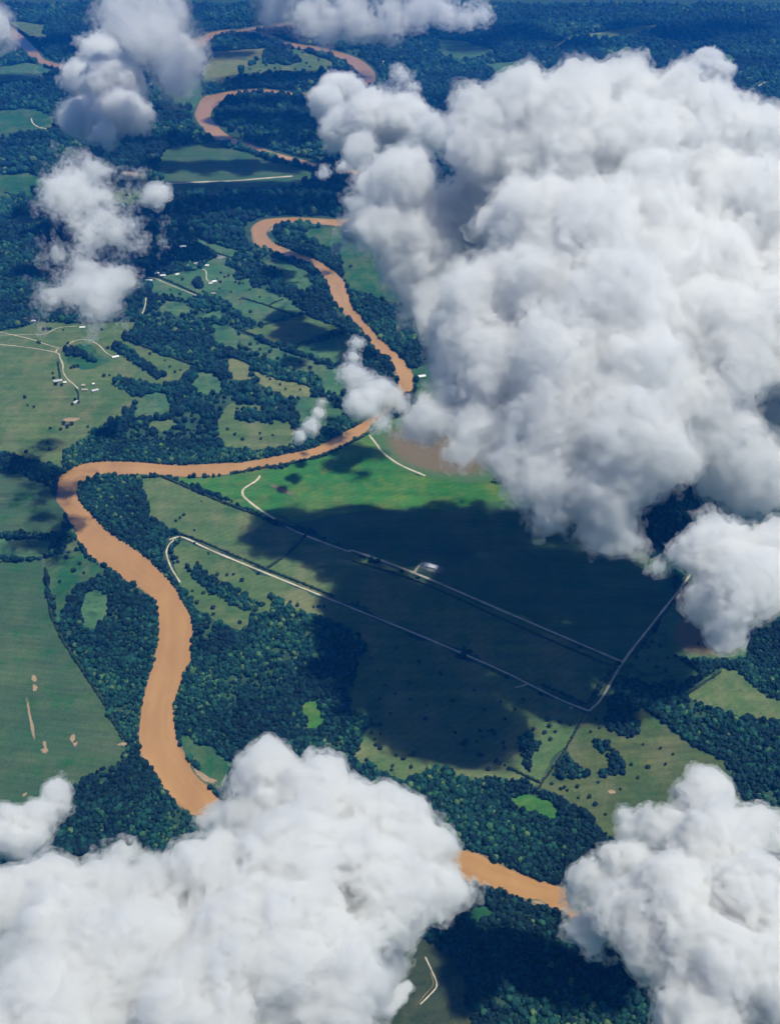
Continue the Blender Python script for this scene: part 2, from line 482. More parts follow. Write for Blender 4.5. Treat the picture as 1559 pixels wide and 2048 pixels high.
for i, (key, mat, txt, lab) in enumerate(FIELDS):
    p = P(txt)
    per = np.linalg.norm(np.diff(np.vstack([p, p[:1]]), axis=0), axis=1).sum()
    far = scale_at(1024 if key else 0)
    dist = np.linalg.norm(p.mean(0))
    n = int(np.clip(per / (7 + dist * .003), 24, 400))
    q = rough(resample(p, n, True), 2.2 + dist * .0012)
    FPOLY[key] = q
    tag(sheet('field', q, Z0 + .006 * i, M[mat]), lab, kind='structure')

# bare sand and gravel patches
PATCHES = [
    ('sand', '62,1352 70,1348 75,1358 72,1366 64,1364', 'upper of two sand blotches in the grey field'),
    ('sand', '66,1368 76,1374 74,1384 64,1382', 'lower of two sand blotches in the grey field'),
    ('sand', '52,1400 57,1398 62,1430 69,1462 72,1486 66,1482 60,1450', 'long narrow sand washout in the grey field'),
    ('sand', '84,1484 92,1482 95,1498 98,1500 91,1510 80,1502 88,1497', 'forked sand blotch in the grey field'),
    ('sand', '138,1476 147,1465 150,1478 146,1486 158,1484 152,1497 143,1486', 'bow tie shaped sand blotch in the grey field'),
    ('sand', '232,1490 248,1484 258,1489 246,1493', 'small sand tip at the field corner by the woods'),
    ('sand', '46,1588 54,1585 53,1592 44,1595', 'sand fleck above the lower left cloud'),
    ('sand', '381,1528 398,1540 428,1558 440,1564 432,1572 408,1566 388,1548', 'pale sandbar on the river shore beside the large near cloud'),
    ('sand', '1055,1802 1075,1800 1090,1806 1108,1820 1090,1815 1070,1808', 'small sandbar on the near shore of the river'),
    ('brown', '748,862 800,835 900,845 1010,920 985,962 890,962 800,936 765,905', 'bare brown field beside the curving farm track'),
    ('brown', '1335,1245 1380,1210 1470,1260 1490,1315 1400,1322 1345,1305', 'brown bare patch under the smaller ragged cloud'),
    ('brown', '535,968 545,966 590,988 592,994 575,990 545,976', 'bare brown streak in the green meadow'),
    ('sand', '122,838 140,834 164,836 158,842 138,844 126,843', 'bare oval dry pond in the farm pasture'),
    ('sand', '350,657 356,655 360,660 353,663', 'bright bare spot in the woods below the hamlet'),
    ('sand', '545,451 570,446 560,452 540,462 534,466 538,458', 'sand point at the top of the narrow reach'),
    ('sand', '560,497 590,503 606,511 590,508', 'thin sandbar on the upper narrow reach'),
    ('sand', '235,346 255,342 290,348 285,352 255,352', 'pale sand pits beside the dotted pasture'),
    ('sand', '148,303 165,299 178,298 172,305 155,307', 'sand pit below the bright far cloud'),
    ('gravel', '430,516 445,510 452,514 440,519', 'pale yard above the hamlet pasture'),
    ('sand', '1212,1582 1228,1580 1232,1586 1220,1590', 'small dry pond in the olive pasture'),
    ('sand', '1136,1416 1144,1413 1147,1417 1139,1420', 'pale bare spot beside the road corner'),
    ('gravel', '836,1130 848,1121 886,1136 877,1149 850,1140 840,1136', 'rectangular gravel pad round the long white shed'),
    ('earth', '440,64 600,40 640,55 520,58', 'bare shore beyond the farthest river reach'),
]
PPOLY = []


def soft_mat(name, core, rim):
    """Bare ground that thins out raggedly into the grass towards its rim."""
    m, t, bs = new_mat(name)
    at = t.nodes.new('ShaderNodeAttribute')
    at.attribute_name = 'tint'
    ad = t.nodes.new('ShaderNodeMath')
    ad.operation = 'ADD'
    t.links.new(at.outputs['Fac'], ad.inputs[0])
    n = t.nodes.new('ShaderNodeMath')
    n.operation = 'MULTIPLY_ADD'
    n.inputs[1].default_value, n.inputs[2].default_value = 1.3, -.65
    t.links.new(noise_node(t, 1 / 7, 5, .7), n.inputs[0])
    t.links.new(n.outputs[0], ad.inputs[1])
    f = ramp(t, ad.outputs[0], [(.22, (0, 0, 0)), (.5, (1, 1, 1))])
    gr = ramp(t, noise_node(t, 1 / 5, 4, .7), [(.3, (.75, .75, .75)), (.7, (1.2, 1.2, 1.2))])
    t.links.new(mix(t, .9, mix(t, f, rim, core), gr, 'MULTIPLY'), bs.inputs['Base Color'])
    bs.inputs['Roughness'].default_value = .95
    return m


SOFT = dict(sand=soft_mat('ragged sand', (.31, .22, .125), (.06, .095, .05)), brown=soft_mat('ragged bare soil', (.135, .105, .055), (.045, .115, .035)),
            gravel=soft_mat('yard gravel', (.20, .20, .18), (.10, .12, .09)), earth=soft_mat('shore earth', (.22, .15, .09), (.04, .07, .04)))
for i, (mat, txt, lab) in enumerate(PATCHES):
    q = rough(curve(P(txt), 6, True), .8)
    PPOLY.append(q)
    c = q.mean(0)
    n = len(q)
    z = .75 + .004 * i
    vv = np.vstack([np.c_[q, np.full(n, z)], np.c_[c + (q - c) * .5, np.full(n, z)], [[c[0], c[1], z]]])
    ff = [(k, (k + 1) % n, n + (k + 1) % n, n + k) for k in range(n)] + [(n + k, n + (k + 1) % n, 2 * n) for k in range(n)]
    me = mesh_data('patch', vv, ff, SOFT[mat])
    if sum(p.normal.z for p in me.polygons) < 0:
        me.flip_normals()
    at = me.attributes.new('tint', 'FLOAT', 'POINT')
    at.data.foreach_set('value', np.r_[np.zeros(n), np.full(n, .7), 1.0].astype(np.float32))
    tag(link('sand_patch' if mat == 'sand' else 'bare_ground', me), lab, kind='structure')

# ------------------------------------------------------------------ roads
ROADS = [
    ('520,952 512,962 490,976 485,985 490,996 520,1020 560,1045 600,1067 690,1101 712,1104 830,1147 1000,1220 1243,1324', 6.4, 'gravel', 'upper straight gravel road running from the river landing'),
    ('828,1146 836,1134 846,1126', 7, 'gravel', 'short gravel spur up to the white shed'),
    ('338,1080 365,1075 420,1100 530,1146 665,1201 850,1276 1000,1341 1055,1368 1120,1400 1162,1417 1174,1421 1179,1421 1184,1416 1203,1396 1245,1325 1300,1253 1365,1170 1405,1110 1430,1060', 5.4, 'gravel', 'lower gravel road that turns sharply uphill at the corner'),
    ('352,1077 338,1090 333,1108 342,1135 352,1152 360,1165', 4, 'gravel', 'pale farm track along the river pasture'),
    ('1174,1428 1125,1502 1074,1576', 3, 'earth', 'narrow dirt track beside the hedge below the corner'),
    ('1055,1368 1045,1372 1030,1376', 4, 'gravel', 'short track end left of the road corner'),
    ('-40,686 46,694 111,705 120,716 126,730 126,742 134,757 149,770 156,778', 4.2, 'gravel', 'winding farm drive down to the white house'),
    ('-40,655 56,677 90,688 117,696 130,694 149,682 175,680 197,690 213,706 232,716', 4.2, 'gravel', 'curving farm drive looping over the pasture'),
    ('-40,672 56,669 88,669 117,656 154,652', 3.6, 'gravel', 'upper farm drive along the pasture edge'),
    ('111,705 117,697 130,697', 4.2, 'gravel', 'link between the two farm drives'),
    ('330,368 360,366 420,363 460,362 520,357 585,352', 17, 'gravel', 'far straight road across the shaded field'),
    ('278,556 306,556 340,570 396,592', 5, 'gravel', 'diagonal lane through the hamlet'),
    ('404,538 412,543 414,560 430,565', 4, 'gravel', 'short hamlet driveway'),
    ('840,2010 858,1992 873,1972 864,1945 850,1915', 2.2, 'gravel', 'bent track in the dark field under the near cloud'),
    ('830,2015 850,1990 866,1970 860,1945', 1.2, 'earth', 'faint second track in the dark field under the near cloud'),
    ('738,870 752,888 766,906 800,930 850,952', 6, 'gravel', 'curving farm track beside the brown field'),
    ('62,236 66,246 78,254 108,260', 8, 'gravel', 'pale drive in the far left field'),
    ('1100,98 1150,72 1200,66', 8, 'gravel', 'faint far road in the woods'),
    ('1440,48 1480,52 1540,60', 9, 'gravel', 'far pale road at the top corner'),
    ('1490,186 1530,164', 8, 'gravel', 'short far road beside the big cloud'),
    ('283,632 290,612 292,596', 4, 'gravel', 'thin pale woods track below the hamlet'),
    ('1380,1388 1408,1368 1440,1342', 3, 'earth', 'dirt track along the far field hedge'),
]
RLINES = []
for i, (txt, wd, mat, lab) in enumerate(ROADS):
    c = curve(P(txt), 8)
    RLINES.append((c, wd))
    e = wd * .5 * (1 + .12 * RNG.normal(size=len(c)))
    tag(ribbon('road', offset(c, e), offset(c, -e), .95 + .006 * i, M[mat]), lab, kind='structure')

# ------------------------------------------------------------------ tree shapes
PHI = (1 + 5 ** .5) / 2


def ico(sub):
    v = np.array([(-1, PHI, 0), (1, PHI, 0), (-1, -PHI, 0), (1, -PHI, 0), (0, -1, PHI), (0, 1, PHI), (0, -1, -PHI), (0, 1, -PHI), (PHI, 0, -1), (PHI, 0, 1), (-PHI, 0, -1), (-PHI, 0, 1)], float)
    v /= np.linalg.norm(v[0])
    f = [(0, 11, 5), (0, 5, 1), (0, 1, 7), (0, 7, 10), (0, 10, 11), (1, 5, 9), (5, 11, 4), (11, 10, 2), (10, 7, 6), (7, 1, 8), (3, 9, 4), (3, 4, 2), (3, 2, 6), (3, 6, 8), (3, 8, 9), (4, 9, 5), (2, 4, 11), (6, 2, 10), (8, 6, 7), (9, 8, 1)]
    v = [tuple(x) for x in v]
    for _ in range(sub):
        mid, nf = {}, []

        def m(a, b):
            k = (min(a, b), max(a, b))
            if k not in mid:
                x = (np.array(v[a]) + np.array(v[b])) / 2
                v.append(tuple(x / np.linalg.norm(x)))
                mid[k] = len(v) - 1
            return mid[k]
        for a, b, c in f:
            x, y, z = m(a, b), m(b, c), m(c, a)
            nf += [(a, x, z), (b, y, x), (c, z, y), (x, y, z)]
        f = nf
    return np.array(v), np.array(f)


def crown_variants(sub, n, amp):
    """Lumpy crowns of unit radius resting on z = 0, flat below."""
    v, f = ico(sub)
    out = []
    for _ in range(n):
        q = v * (1 + amp * RNG.uniform(-1, 1, (len(v), 1)))
        q = q * np.array([1, RNG.uniform(.8, 1.15), RNG.uniform(.75, 1.1)])
        q[:, 2] = np.where(q[:, 2] < -.35, -.35 + (q[:, 2] + .35) * .3, q[:, 2]) + .45
        out.append(q)
    keep = v[f].mean(1)[:, 2] > -.42                     # the hidden undersides of the canopy are left open
    return out, f[keep]


CROWN1, F1 = crown_variants(1, 12, .2)
CROWN0, F0 = crown_variants(0, 8, .22)


def scatter_mesh(name, pts, rad, variants, faces, mat, tint=None, zscale=1.0):
    """One joined mesh of crowns at pts (n, 2) with radii rad."""
    n = len(pts)
    k = RNG.integers(0, len(variants), n)
    V = np.array(variants)[k]
    a = RNG.uniform(0, 6.283, n)
    ca, sa = np.cos(a)[:, None], np.sin(a)[:, None]
    X = V[:, :, 0] * ca - V[:, :, 1] * sa
    Y = V[:, :, 0] * sa + V[:, :, 1] * ca
    sz = RNG.uniform(.8, 1.35, n) * zscale
    W = np.stack([X * rad[:, None] + pts[:, :1], Y * rad[:, None] + pts[:, 1:2], V[:, :, 2] * (rad * sz)[:, None] + (rad * .25)[:, None]], 2)
    m = V.shape[1]
    FF = (faces[None] + (np.arange(n) * m)[:, None, None]).reshape(-1, 3)
    t = RNG.random(n) if tint is None else tint
    return mesh_np(name, W.reshape(-1, 3), FF, mat, attr=np.repeat(t, m))


# ------------------------------------------------------------------ copses inside the fields
COPSES = [
    ('1207,1389 1240,1396 1278,1420 1262,1432 1281,1457 1275,1470 1255,1476 1230,1470 1207,1454 1217,1425', 'dark copse just below the road corner'),
    ('1178,1483 1198,1480 1230,1505 1249,1528 1246,1547 1201,1557 1198,1544 1222,1538 1212,1512 1185,1495', 'curved dark copse in the olive pasture'),
    ('1134,1505 1140,1525 1178,1544 1169,1555 1127,1558 1095,1553 1111,1521', 'triangular copse beside the dirt track'),
    ('366,1130 385,1128 420,1152 470,1178 500,1198 525,1212 505,1226 470,1215 445,1198 420,1185 385,1155', 'long dark copse in the sage pasture by the river'),
    ('128,696 168,703 192,724 180,722 162,713 133,713', 'dark copse inside the farm drive loop'),
    ('215,750 250,760 300,768 315,782 290,790 235,776', 'belt of trees below the farm pasture'),
    ('236,690 262,702 300,732 330,752 318,762 285,738 245,712 225,698', 'straggling trees across the farm pasture'),
    ('470,545 490,543 498,555 480,562 466,556', 'round copse in the hamlet pasture'),
    ('513,120 537,105 580,103 603,123 580,130 530,128', 'dark copse inside the far river loop'),
    ('465,815 500,820 560,825 575,845 540,850 500,845 470,838', 'clumped trees in the patchy pasture'),
    ('515,800 560,812 580,835 560,838 525,822', 'small copse beside the thin wisp of cloud'),
    ('388,560 404,560 406,576 392,578', 'copse beside the hamlet drive'),
    ('540,1190 600,1222 690,1256 715,1275 735,1300 700,1330 712,1350 690,1400 640,1380 560,1330 520,1290 500,1262 545,1235', 'dark wood in the cloud shadow beside the pasture'),
    ('1350,1300 1372,1280 1410,1290 1440,1312 1425,1335 1395,1345 1368,1330', 'mottled copse below the small right cloud'),
    ('1230,1350 1300,1372 1340,1362 1350,1384 1280,1392 1225,1388', 'trees along the shaded road verge'),
    ('1035,1478 1060,1465 1075,1490 1062,1520 1058,1548 1042,1525', 'loose file of trees in the south pasture'),
]
CPOLY = [(P(t), lab) for t, lab in COPSES]

# ------------------------------------------------------------------ buildings: u, v, length, width, turn, wall, label
HOUSES = [
    (116, 763, 26, 13, .3, 'white', 'large white farmhouse at the end of the winding drive'),
    (130, 766, 10, 8, .3, 'white', 'small outbuilding beside the large farmhouse'),
    (151, 806, 17, 11, 1.0, 'white', 'white house alone among trees below the barns'),
    (167, 772, 12, 9, .2, 'tan', 'tan roofed shed at the end of the winding drive'),
    (170, 781, 18, 9, .0, 'tan', 'long tan shed next to the end of the winding drive'),
    (190, 782, 20, 12, .5, 'white', 'white metal barn in the open pasture'),
    (187, 769, 8, 7, .4, 'white', 'little white shed above the pasture barn'),
    (165, 656, 18, 10, .2, 'white', 'white house where the upper farm drive ends'),
    (231, 715, 22, 11, .4, 'white', 'white house where the curving drive ends'),
    (62, 622, 24, 13, .7, 'white', 'topmost white house in the woods beside the low wispy cloud'),
    (74, 630, 16, 10, .2, 'white', 'middle white house in the woods beside the low wispy cloud'),
    (68, 643, 14, 9, .1, 'white', 'lowest white house in the woods beside the low wispy cloud'),
    (298, 562, 26, 12, .2, 'white', 'long white house at the left end of the hamlet lane'),
    (314, 548, 16, 11, .5, 'white', 'white house above the hamlet lane'),
    (326, 552, 20, 10, .1, 'white', 'white house on the upper side of the hamlet lane'),
    (354, 550, 14, 9, .6, 'white', 'small white house at the hamlet pasture edge'),
    (393, 528, 32, 14, .3, 'white', 'long white shed in the shaded edge of the hamlet'),
    (414, 532, 14, 10, .2, 'white', 'white house at the top of the short driveway'),
    (428, 564, 18, 12, .5, 'white', 'white house at the foot of the short driveway'),
    (421, 568, 12, 9, .2, 'white', 'small shed left of the house at the driveway foot'),
    (427, 588, 14, 9, .2, 'tan', 'tan shed at the lower edge of the hamlet pasture'),
    (329, 507, 22, 11, .3, 'white', 'white house in the dark shade above the hamlet'),
    (348, 516, 16, 9, .1, 'white', 'smaller white house in the shade above the hamlet'),
    (366, 494, 24, 10, .2, 'white', 'far white shed above the hamlet woods'),
    (78, 454, 40, 15, .4, 'white', 'white shed in the far left clearing'),
    (384, 281, 24, 16, .2, 'white', 'lone tiny white building in the far shaded field'),
    (841, 754, 30, 14, .3, 'white', 'white building on the strip beside the big cloud'),
    (770, 124, 34, 18, .1, 'white', 'tiny white building beyond the far river loop'),
    (862, 1134, 34, 13, -.42, 'white', 'long white metal shed on the gravel pad'),
]
HP = np.array([G(u, v)[:2] for u, v, *_ in HOUSES])


def blocked(pts, margin):
    """Where no wood may stand: water, fields (except their copses), roads, sand, houses."""
    b = np.zeros(len(pts), bool)
    for q in FPOLY.values():
        b |= inside(pts, q)
    for q, _ in CPOLY:
        b &= ~inside(pts, q)
    b |= inside(pts, RIVER)
    for ln in (RL, RR):
        b |= near_line(pts, ln[::3], margin)
    for q in PPOLY:
        b |= inside(pts, q)
    for c, wd in RLINES:
        b |= near_line(pts, c[::2], wd * .5 + margin + 6)
    for h in HP:
        b |= np.linalg.norm(pts - h, axis=1) < 16
    return b


def jitter_grid(y0, y1, sp, half):
    """Staggered points over the strip y0..y1; half(y) is the half width."""
    ys = np.arange(y0, y1, sp * .87)
    out = []
    for k, y in enumerate(ys):
        hw = half(y)
        xs = np.arange(-hw, hw, sp) + (k % 2) * sp / 2
        out.append(np.stack([xs, np.full(len(xs), y)], 1))
    p = np.vstack(out)
    return p + RNG.uniform(-.42, .42, p.shape) * sp


def half_width(y):
    t = y / 1.0
    # the row whose ground distance is y
    k = H / CT
    v1 = (F * CT - (y / k) * (1024 - VH)) / (y / k + ST)
    return 800 * k / (v1 + 1024 - VH)


def clearing_noise(p, scale, seed):
    r = np.random.default_rng(seed)
    L = r.random((64, 64))
    c = p / scale
    i = np.floor(c).astype(int)
    f = c - i
    f = f * f * (3 - 2 * f)
    g = lambda a, b: L[(i[:, 0] + a) % 64, (i[:, 1] + b) % 64]
    return (g(0, 0) * (1 - f[:, 0]) + g(1, 0) * f[:, 0]) * (1 - f[:, 1]) + (g(0, 1) * (1 - f[:, 0]) + g(1, 1) * f[:, 0]) * f[:, 1]


# crowns of the woodland: two or three merged lumps with a ragged surface
def wood_crown():
    v, f = ico(2)
    out = []
    for j in range(RNG.integers(1, 4)):
        off = np.array([0, 0, 0]) if j == 0 else np.array([RNG.uniform(-.6, .6), RNG.uniform(-.6, .6), RNG.uniform(-.3, .25)])
        r = 1.0 if j == 0 else RNG.uniform(.45, .75)
        lump = np.zeros(len(v))
        for _ in range(9):
            d = RNG.normal(size=3)
            d /= np.linalg.norm(d)
            lump += RNG.uniform(-.05, .17) * np.clip((v @ d - .55) / .45, 0, 1)
        q = v * (1 + lump + .13 * RNG.normal(size=len(v)))[:, None] * r + off
        q[:, 2] = q[:, 2] * RNG.uniform(.75, 1.05) + .75
        k = v[f].mean(1)[:, 2] > -.5
        out.append((q, f[k]))
    n, V, FF = 0, [], []
    for q, k in out:
        V.append(q); FF.append(k + n); n += len(q)
    return bpy.data.objects.new('crown', mesh_np('crown', np.vstack(V), np.vstack(FF), M['leaf']))


PROTO = [wood_crown() for _ in range(8)]


def canopy_group():
    """Sets a crown on every point, turned and sized by the point's own attributes."""
    g = bpy.data.node_groups.new('canopy', 'GeometryNodeTree')
    g.interface.new_socket('Geometry', in_out='INPUT', socket_type='NodeSocketGeometry')
    g.interface.new_socket('Geometry', in_out='OUTPUT', socket_type='NodeSocketGeometry')
    i_, o_ = g.nodes.new('NodeGroupInput'), g.nodes.new('NodeGroupOutput')
    ip = g.nodes.new('GeometryNodeInstanceOnPoints')
    jn = g.nodes.new('GeometryNodeJoinGeometry')
    for p in PROTO:
        oi = g.nodes.new('GeometryNodeObjectInfo')
        oi.inputs['Object'].default_value = p
        gi = g.nodes.new('GeometryNodeGeometryToInstance')
        g.links.new(oi.outputs['Geometry'], gi.inputs[0])
        g.links.new(gi.outputs[0], jn.inputs[0])

    def named(nm, ty):
        n = g.nodes.new('GeometryNodeInputNamedAttribute')
        n.data_type = ty
        n.inputs['Name'].default_value = nm
        return n.outputs['Attribute']
    g.links.new(i_.outputs[0], ip.inputs['Points'])
    g.links.new(jn.outputs[0], ip.inputs['Instance'])
    ip.inputs['Pick Instance'].default_value = True
    g.links.new(named('kind', 'INT'), ip.inputs['Instance Index'])
    er = g.nodes.new('FunctionNodeEulerToRotation')
    cb = g.nodes.new('ShaderNodeCombineXYZ')
    g.links.new(named('turn', 'FLOAT'), cb.inputs[2])
    g.links.new(cb.outputs[0], er.inputs[0])
    g.links.new(er.outputs[0], ip.inputs['Rotation'])
    g.links.new(named('size', 'FLOAT_VECTOR'), ip.inputs['Scale'])
    g.links.new(ip.outputs[0], o_.inputs[0])
    return g


CANOPY = canopy_group()
WOODS = [
    (880, 1750, 6.2, 3.6, 'dense woodland canopy along the nearest reach of the river'),
    (1750, 2700, 6.9, 4.0, 'woodland canopy along both sides of the long river bend'),
    (2700, 4300, 10, 5.8, 'blue green woods between the middle distance pastures'),
    (4300, 9900, 20, 10.5, 'hazy dark woods stretching across the far plain'),
]
for y0, y1, sp, r, lab in WOODS:
    p = jitter_grid(y0, y1, sp, half_width)
    p = p[~blocked(p, sp * .35 if y0 < 4000 else 32)]
    big_, small_ = (80, 26) if y0 < 2500 else ((170, 50) if y0 < 4000 else (420, 130))
    th = clearing_noise(p, big_, 4) * .55 + clearing_noise(p, small_, 8) * .45
    p = p[(th > (.30 if y0 < 2600 else .40 if y0 < 4000 else .33)) | (RNG.random(len(p)) < .3)]
    stand = clearing_noise(p, 130 if y0 < 4000 else 400, 21)
    n = len(p)
    tint = np.clip(stand * .75 - .1 + RNG.normal(0, .24, n) + (RNG.random(n) < .08) * .35, 0, 1)
    rad = r * np.clip(np.exp(RNG.normal(-.06, .34, n)), .45, 1.65) * (.85 + .3 * clearing_noise(p, 60, 31))
    me = bpy.data.meshes.new('woodland')
    me.vertices.add(n)
    me.vertices.foreach_set('co', np.c_[p, np.full(n, .2)].astype(np.float32).ravel())
    me.attributes.new('kind', 'INT', 'POINT').data.foreach_set('value', RNG.integers(0, len(PROTO), n).astype(np.int32))
    me.attributes.new('turn', 'FLOAT', 'POINT').data.foreach_set('value', RNG.uniform(0, 6.28, n).astype(np.float32))
    me.attributes.new('tint', 'FLOAT', 'POINT').data.foreach_set('value', tint.astype(np.float32))
    me.attributes.new('size', 'FLOAT_VECTOR', 'POINT').data.foreach_set('vector', np.c_[rad, rad * RNG.uniform(.8, 1.2, n), rad * RNG.uniform(.8, 1.5, n)].astype(np.float32).ravel())
    o = link('woodland', me)
    o.modifiers.new('canopy', 'NODES').node_group = CANOPY
    tag(o, lab, kind='stuff')
    print('woods', lab, n)

# ------------------------------------------------------------------ hedgerows
HEDGES = [
    ('323,953 380,978 457,1010 560,1047 600,1063', 3.4, 'dark hedge between the green meadow and the long sage field'),
    ('352,1066 385,1077 420,1091 530,1138 600,1166 668,1194', 3.0, 'tree lined hedge along the upper side of the lower road'),
    ('533,1138 560,1120 590,1095 610,1072', 3.0, 'short cross hedge between the two gravel roads'),
    ('1085,1372 1130,1392 1172,1410', 3.6, 'dark hedge on the inner side of the road corner'),
    ('1180,1406 1205,1366 1236,1328', 5.5, 'thick dark hedge beside the road climbing from the corner'),
    ('700,1121 840,1166 1000,1237 1120,1290 1222,1333', 2.2, 'long dark hedge under the upper gravel road'),
    ('1166,1436 1125,1506 1072,1582', 2.2, 'thin dark hedge running down from the road corner'),
    ('1376,1388 1405,1368 1440,1344', 3.0, 'hedge crossing the far right field'),
    ('463,948 520,938 580,928 640,914 690,892 738,866', 4.5, 'line of bank trees along the green meadow shore'),
    ('482,661 530,681 580,697 630,715 666,730', 3.6, 'straight hedge below the pale hedged field'),
    ('580,697 620,680 650,668 690,655', 3.2, 'hedge closing the right side of the pale hedged field'),
    ('464,713 509,732 552,745 590,760 630,778', 4.0, 'long straight hedge above the small pale square field'),
    ('523,652 560,640 612,627', 3.0, 'hedge above the pale hedged field'),
    ('485,597 520,607 546,616 590,632', 3.0, 'hedge across the lower hamlet pasture'),
    ('536,612 550,605 566,599', 2.6, 'short spur hedge in the hamlet pasture'),
    ('246,676 290,694 340,713 381,729', 4.0, 'hedge between the farm pasture and the woods'),
    ('1024,1540 1057,1556 1078,1567', 2.8, 'broken hedge above the lower woods'),
    ('306,550 350,568 398,590', 3.6, 'dark hedge beside the hamlet lane'),
    ('90,1138 96,1165 98,1195 105,1235 130,1288 175,1355 215,1418 245,1478', 3.2, 'row of bushes edging the grey field'),
    ('428,505 470,518 510,530', 3.0, 'upper hedge of the hamlet pasture'),
    ('116,726 118,742 120,756', 3.0, 'garden hedge beside the large farmhouse'),
    ('152,778 157,790 156,802', 2.6, 'dark ditch hedge leading to the lone house'),
]
for txt, wd, lab in HEDGES:
    c = resample(curve(P(txt), 8), 400)
    ln = np.linalg.norm(np.diff(c, axis=0), axis=1).sum()
    c = resample(c, max(8, int(ln / (wd * .85))))
    keep = (RNG.random(len(c)) > (.05 if len(c) > 60 else -1))
    c = (c + RNG.normal(0, wd * .22, c.shape))[keep]
    tag(link('hedgerow', scatter_mesh('hedgerow', c, wd * RNG.uniform(.65, 1.3, len(c)), CROWN1, F1, M['lone'])), lab, 'hedge')

# ------------------------------------------------------------------ single trees: trunk and crown, five kinds copied about
def tree_kind(k):
    cv, cf = ico(1)
    vs_, fs_, n = [], [], 0
    for j in range(6):
        a = j * 2.4 + RNG.uniform(0, 1)
        rr = 0 if j == 0 else RNG.uniform(.4, .62)
        c = np.array([math.cos(a) * rr, math.sin(a) * rr, RNG.uniform(.75, 1.15) if j else 1.25])
        r = RNG.uniform(.45, .62)
        q = cv * r * (1 + .22 * RNG.uniform(-1, 1, (len(cv), 1))) * np.array([1, 1, .85]) + c
        vs_.append(q); fs_.append(cf + n); n += len(cv)
    crown = mesh_np('crown', np.vstack(vs_), np.vstack(fs_), M['lone'], attr=np.full(n, RNG.random()))
    tv, tf = [], []
    rings = [(0, .11), (.2, .075), (.55, .06), (1.0, .03)]
    for z, r in rings:
        for s in range(6):
            tv.append((r * math.cos(s * 1.047), r * math.sin(s * 1.047), z))
    for i in range(3):
        for s in range(6):
            tf.append((i * 6 + s, i * 6 + (s + 1) % 6, i * 6 + 6 + (s + 1) % 6, i * 6 + 6 + s))
    n0 = len(tv)
    for b in range(4):                                   # four limbs
        a = b * 1.6 + .4
        e = (.45 * math.cos(a), .45 * math.sin(a), .95)
        i0 = len(tv)
        tv += [(.03, 0, .45), (-.02, .03, .45), (-.02, -.03, .45), (e[0] + .012, e[1], e[2]), (e[0] - .01, e[1] + .01, e[2]), (e[0] - .01, e[1] - .01, e[2])]
        tf += [(i0, i0 + 1, i0 + 4, i0 + 3), (i0 + 1, i0 + 2, i0 + 5, i0 + 4), (i0 + 2, i0, i0 + 3, i0 + 5)]
    trunk = mesh_data('trunk', tv, tf, M['bark'])
    return crown, trunk


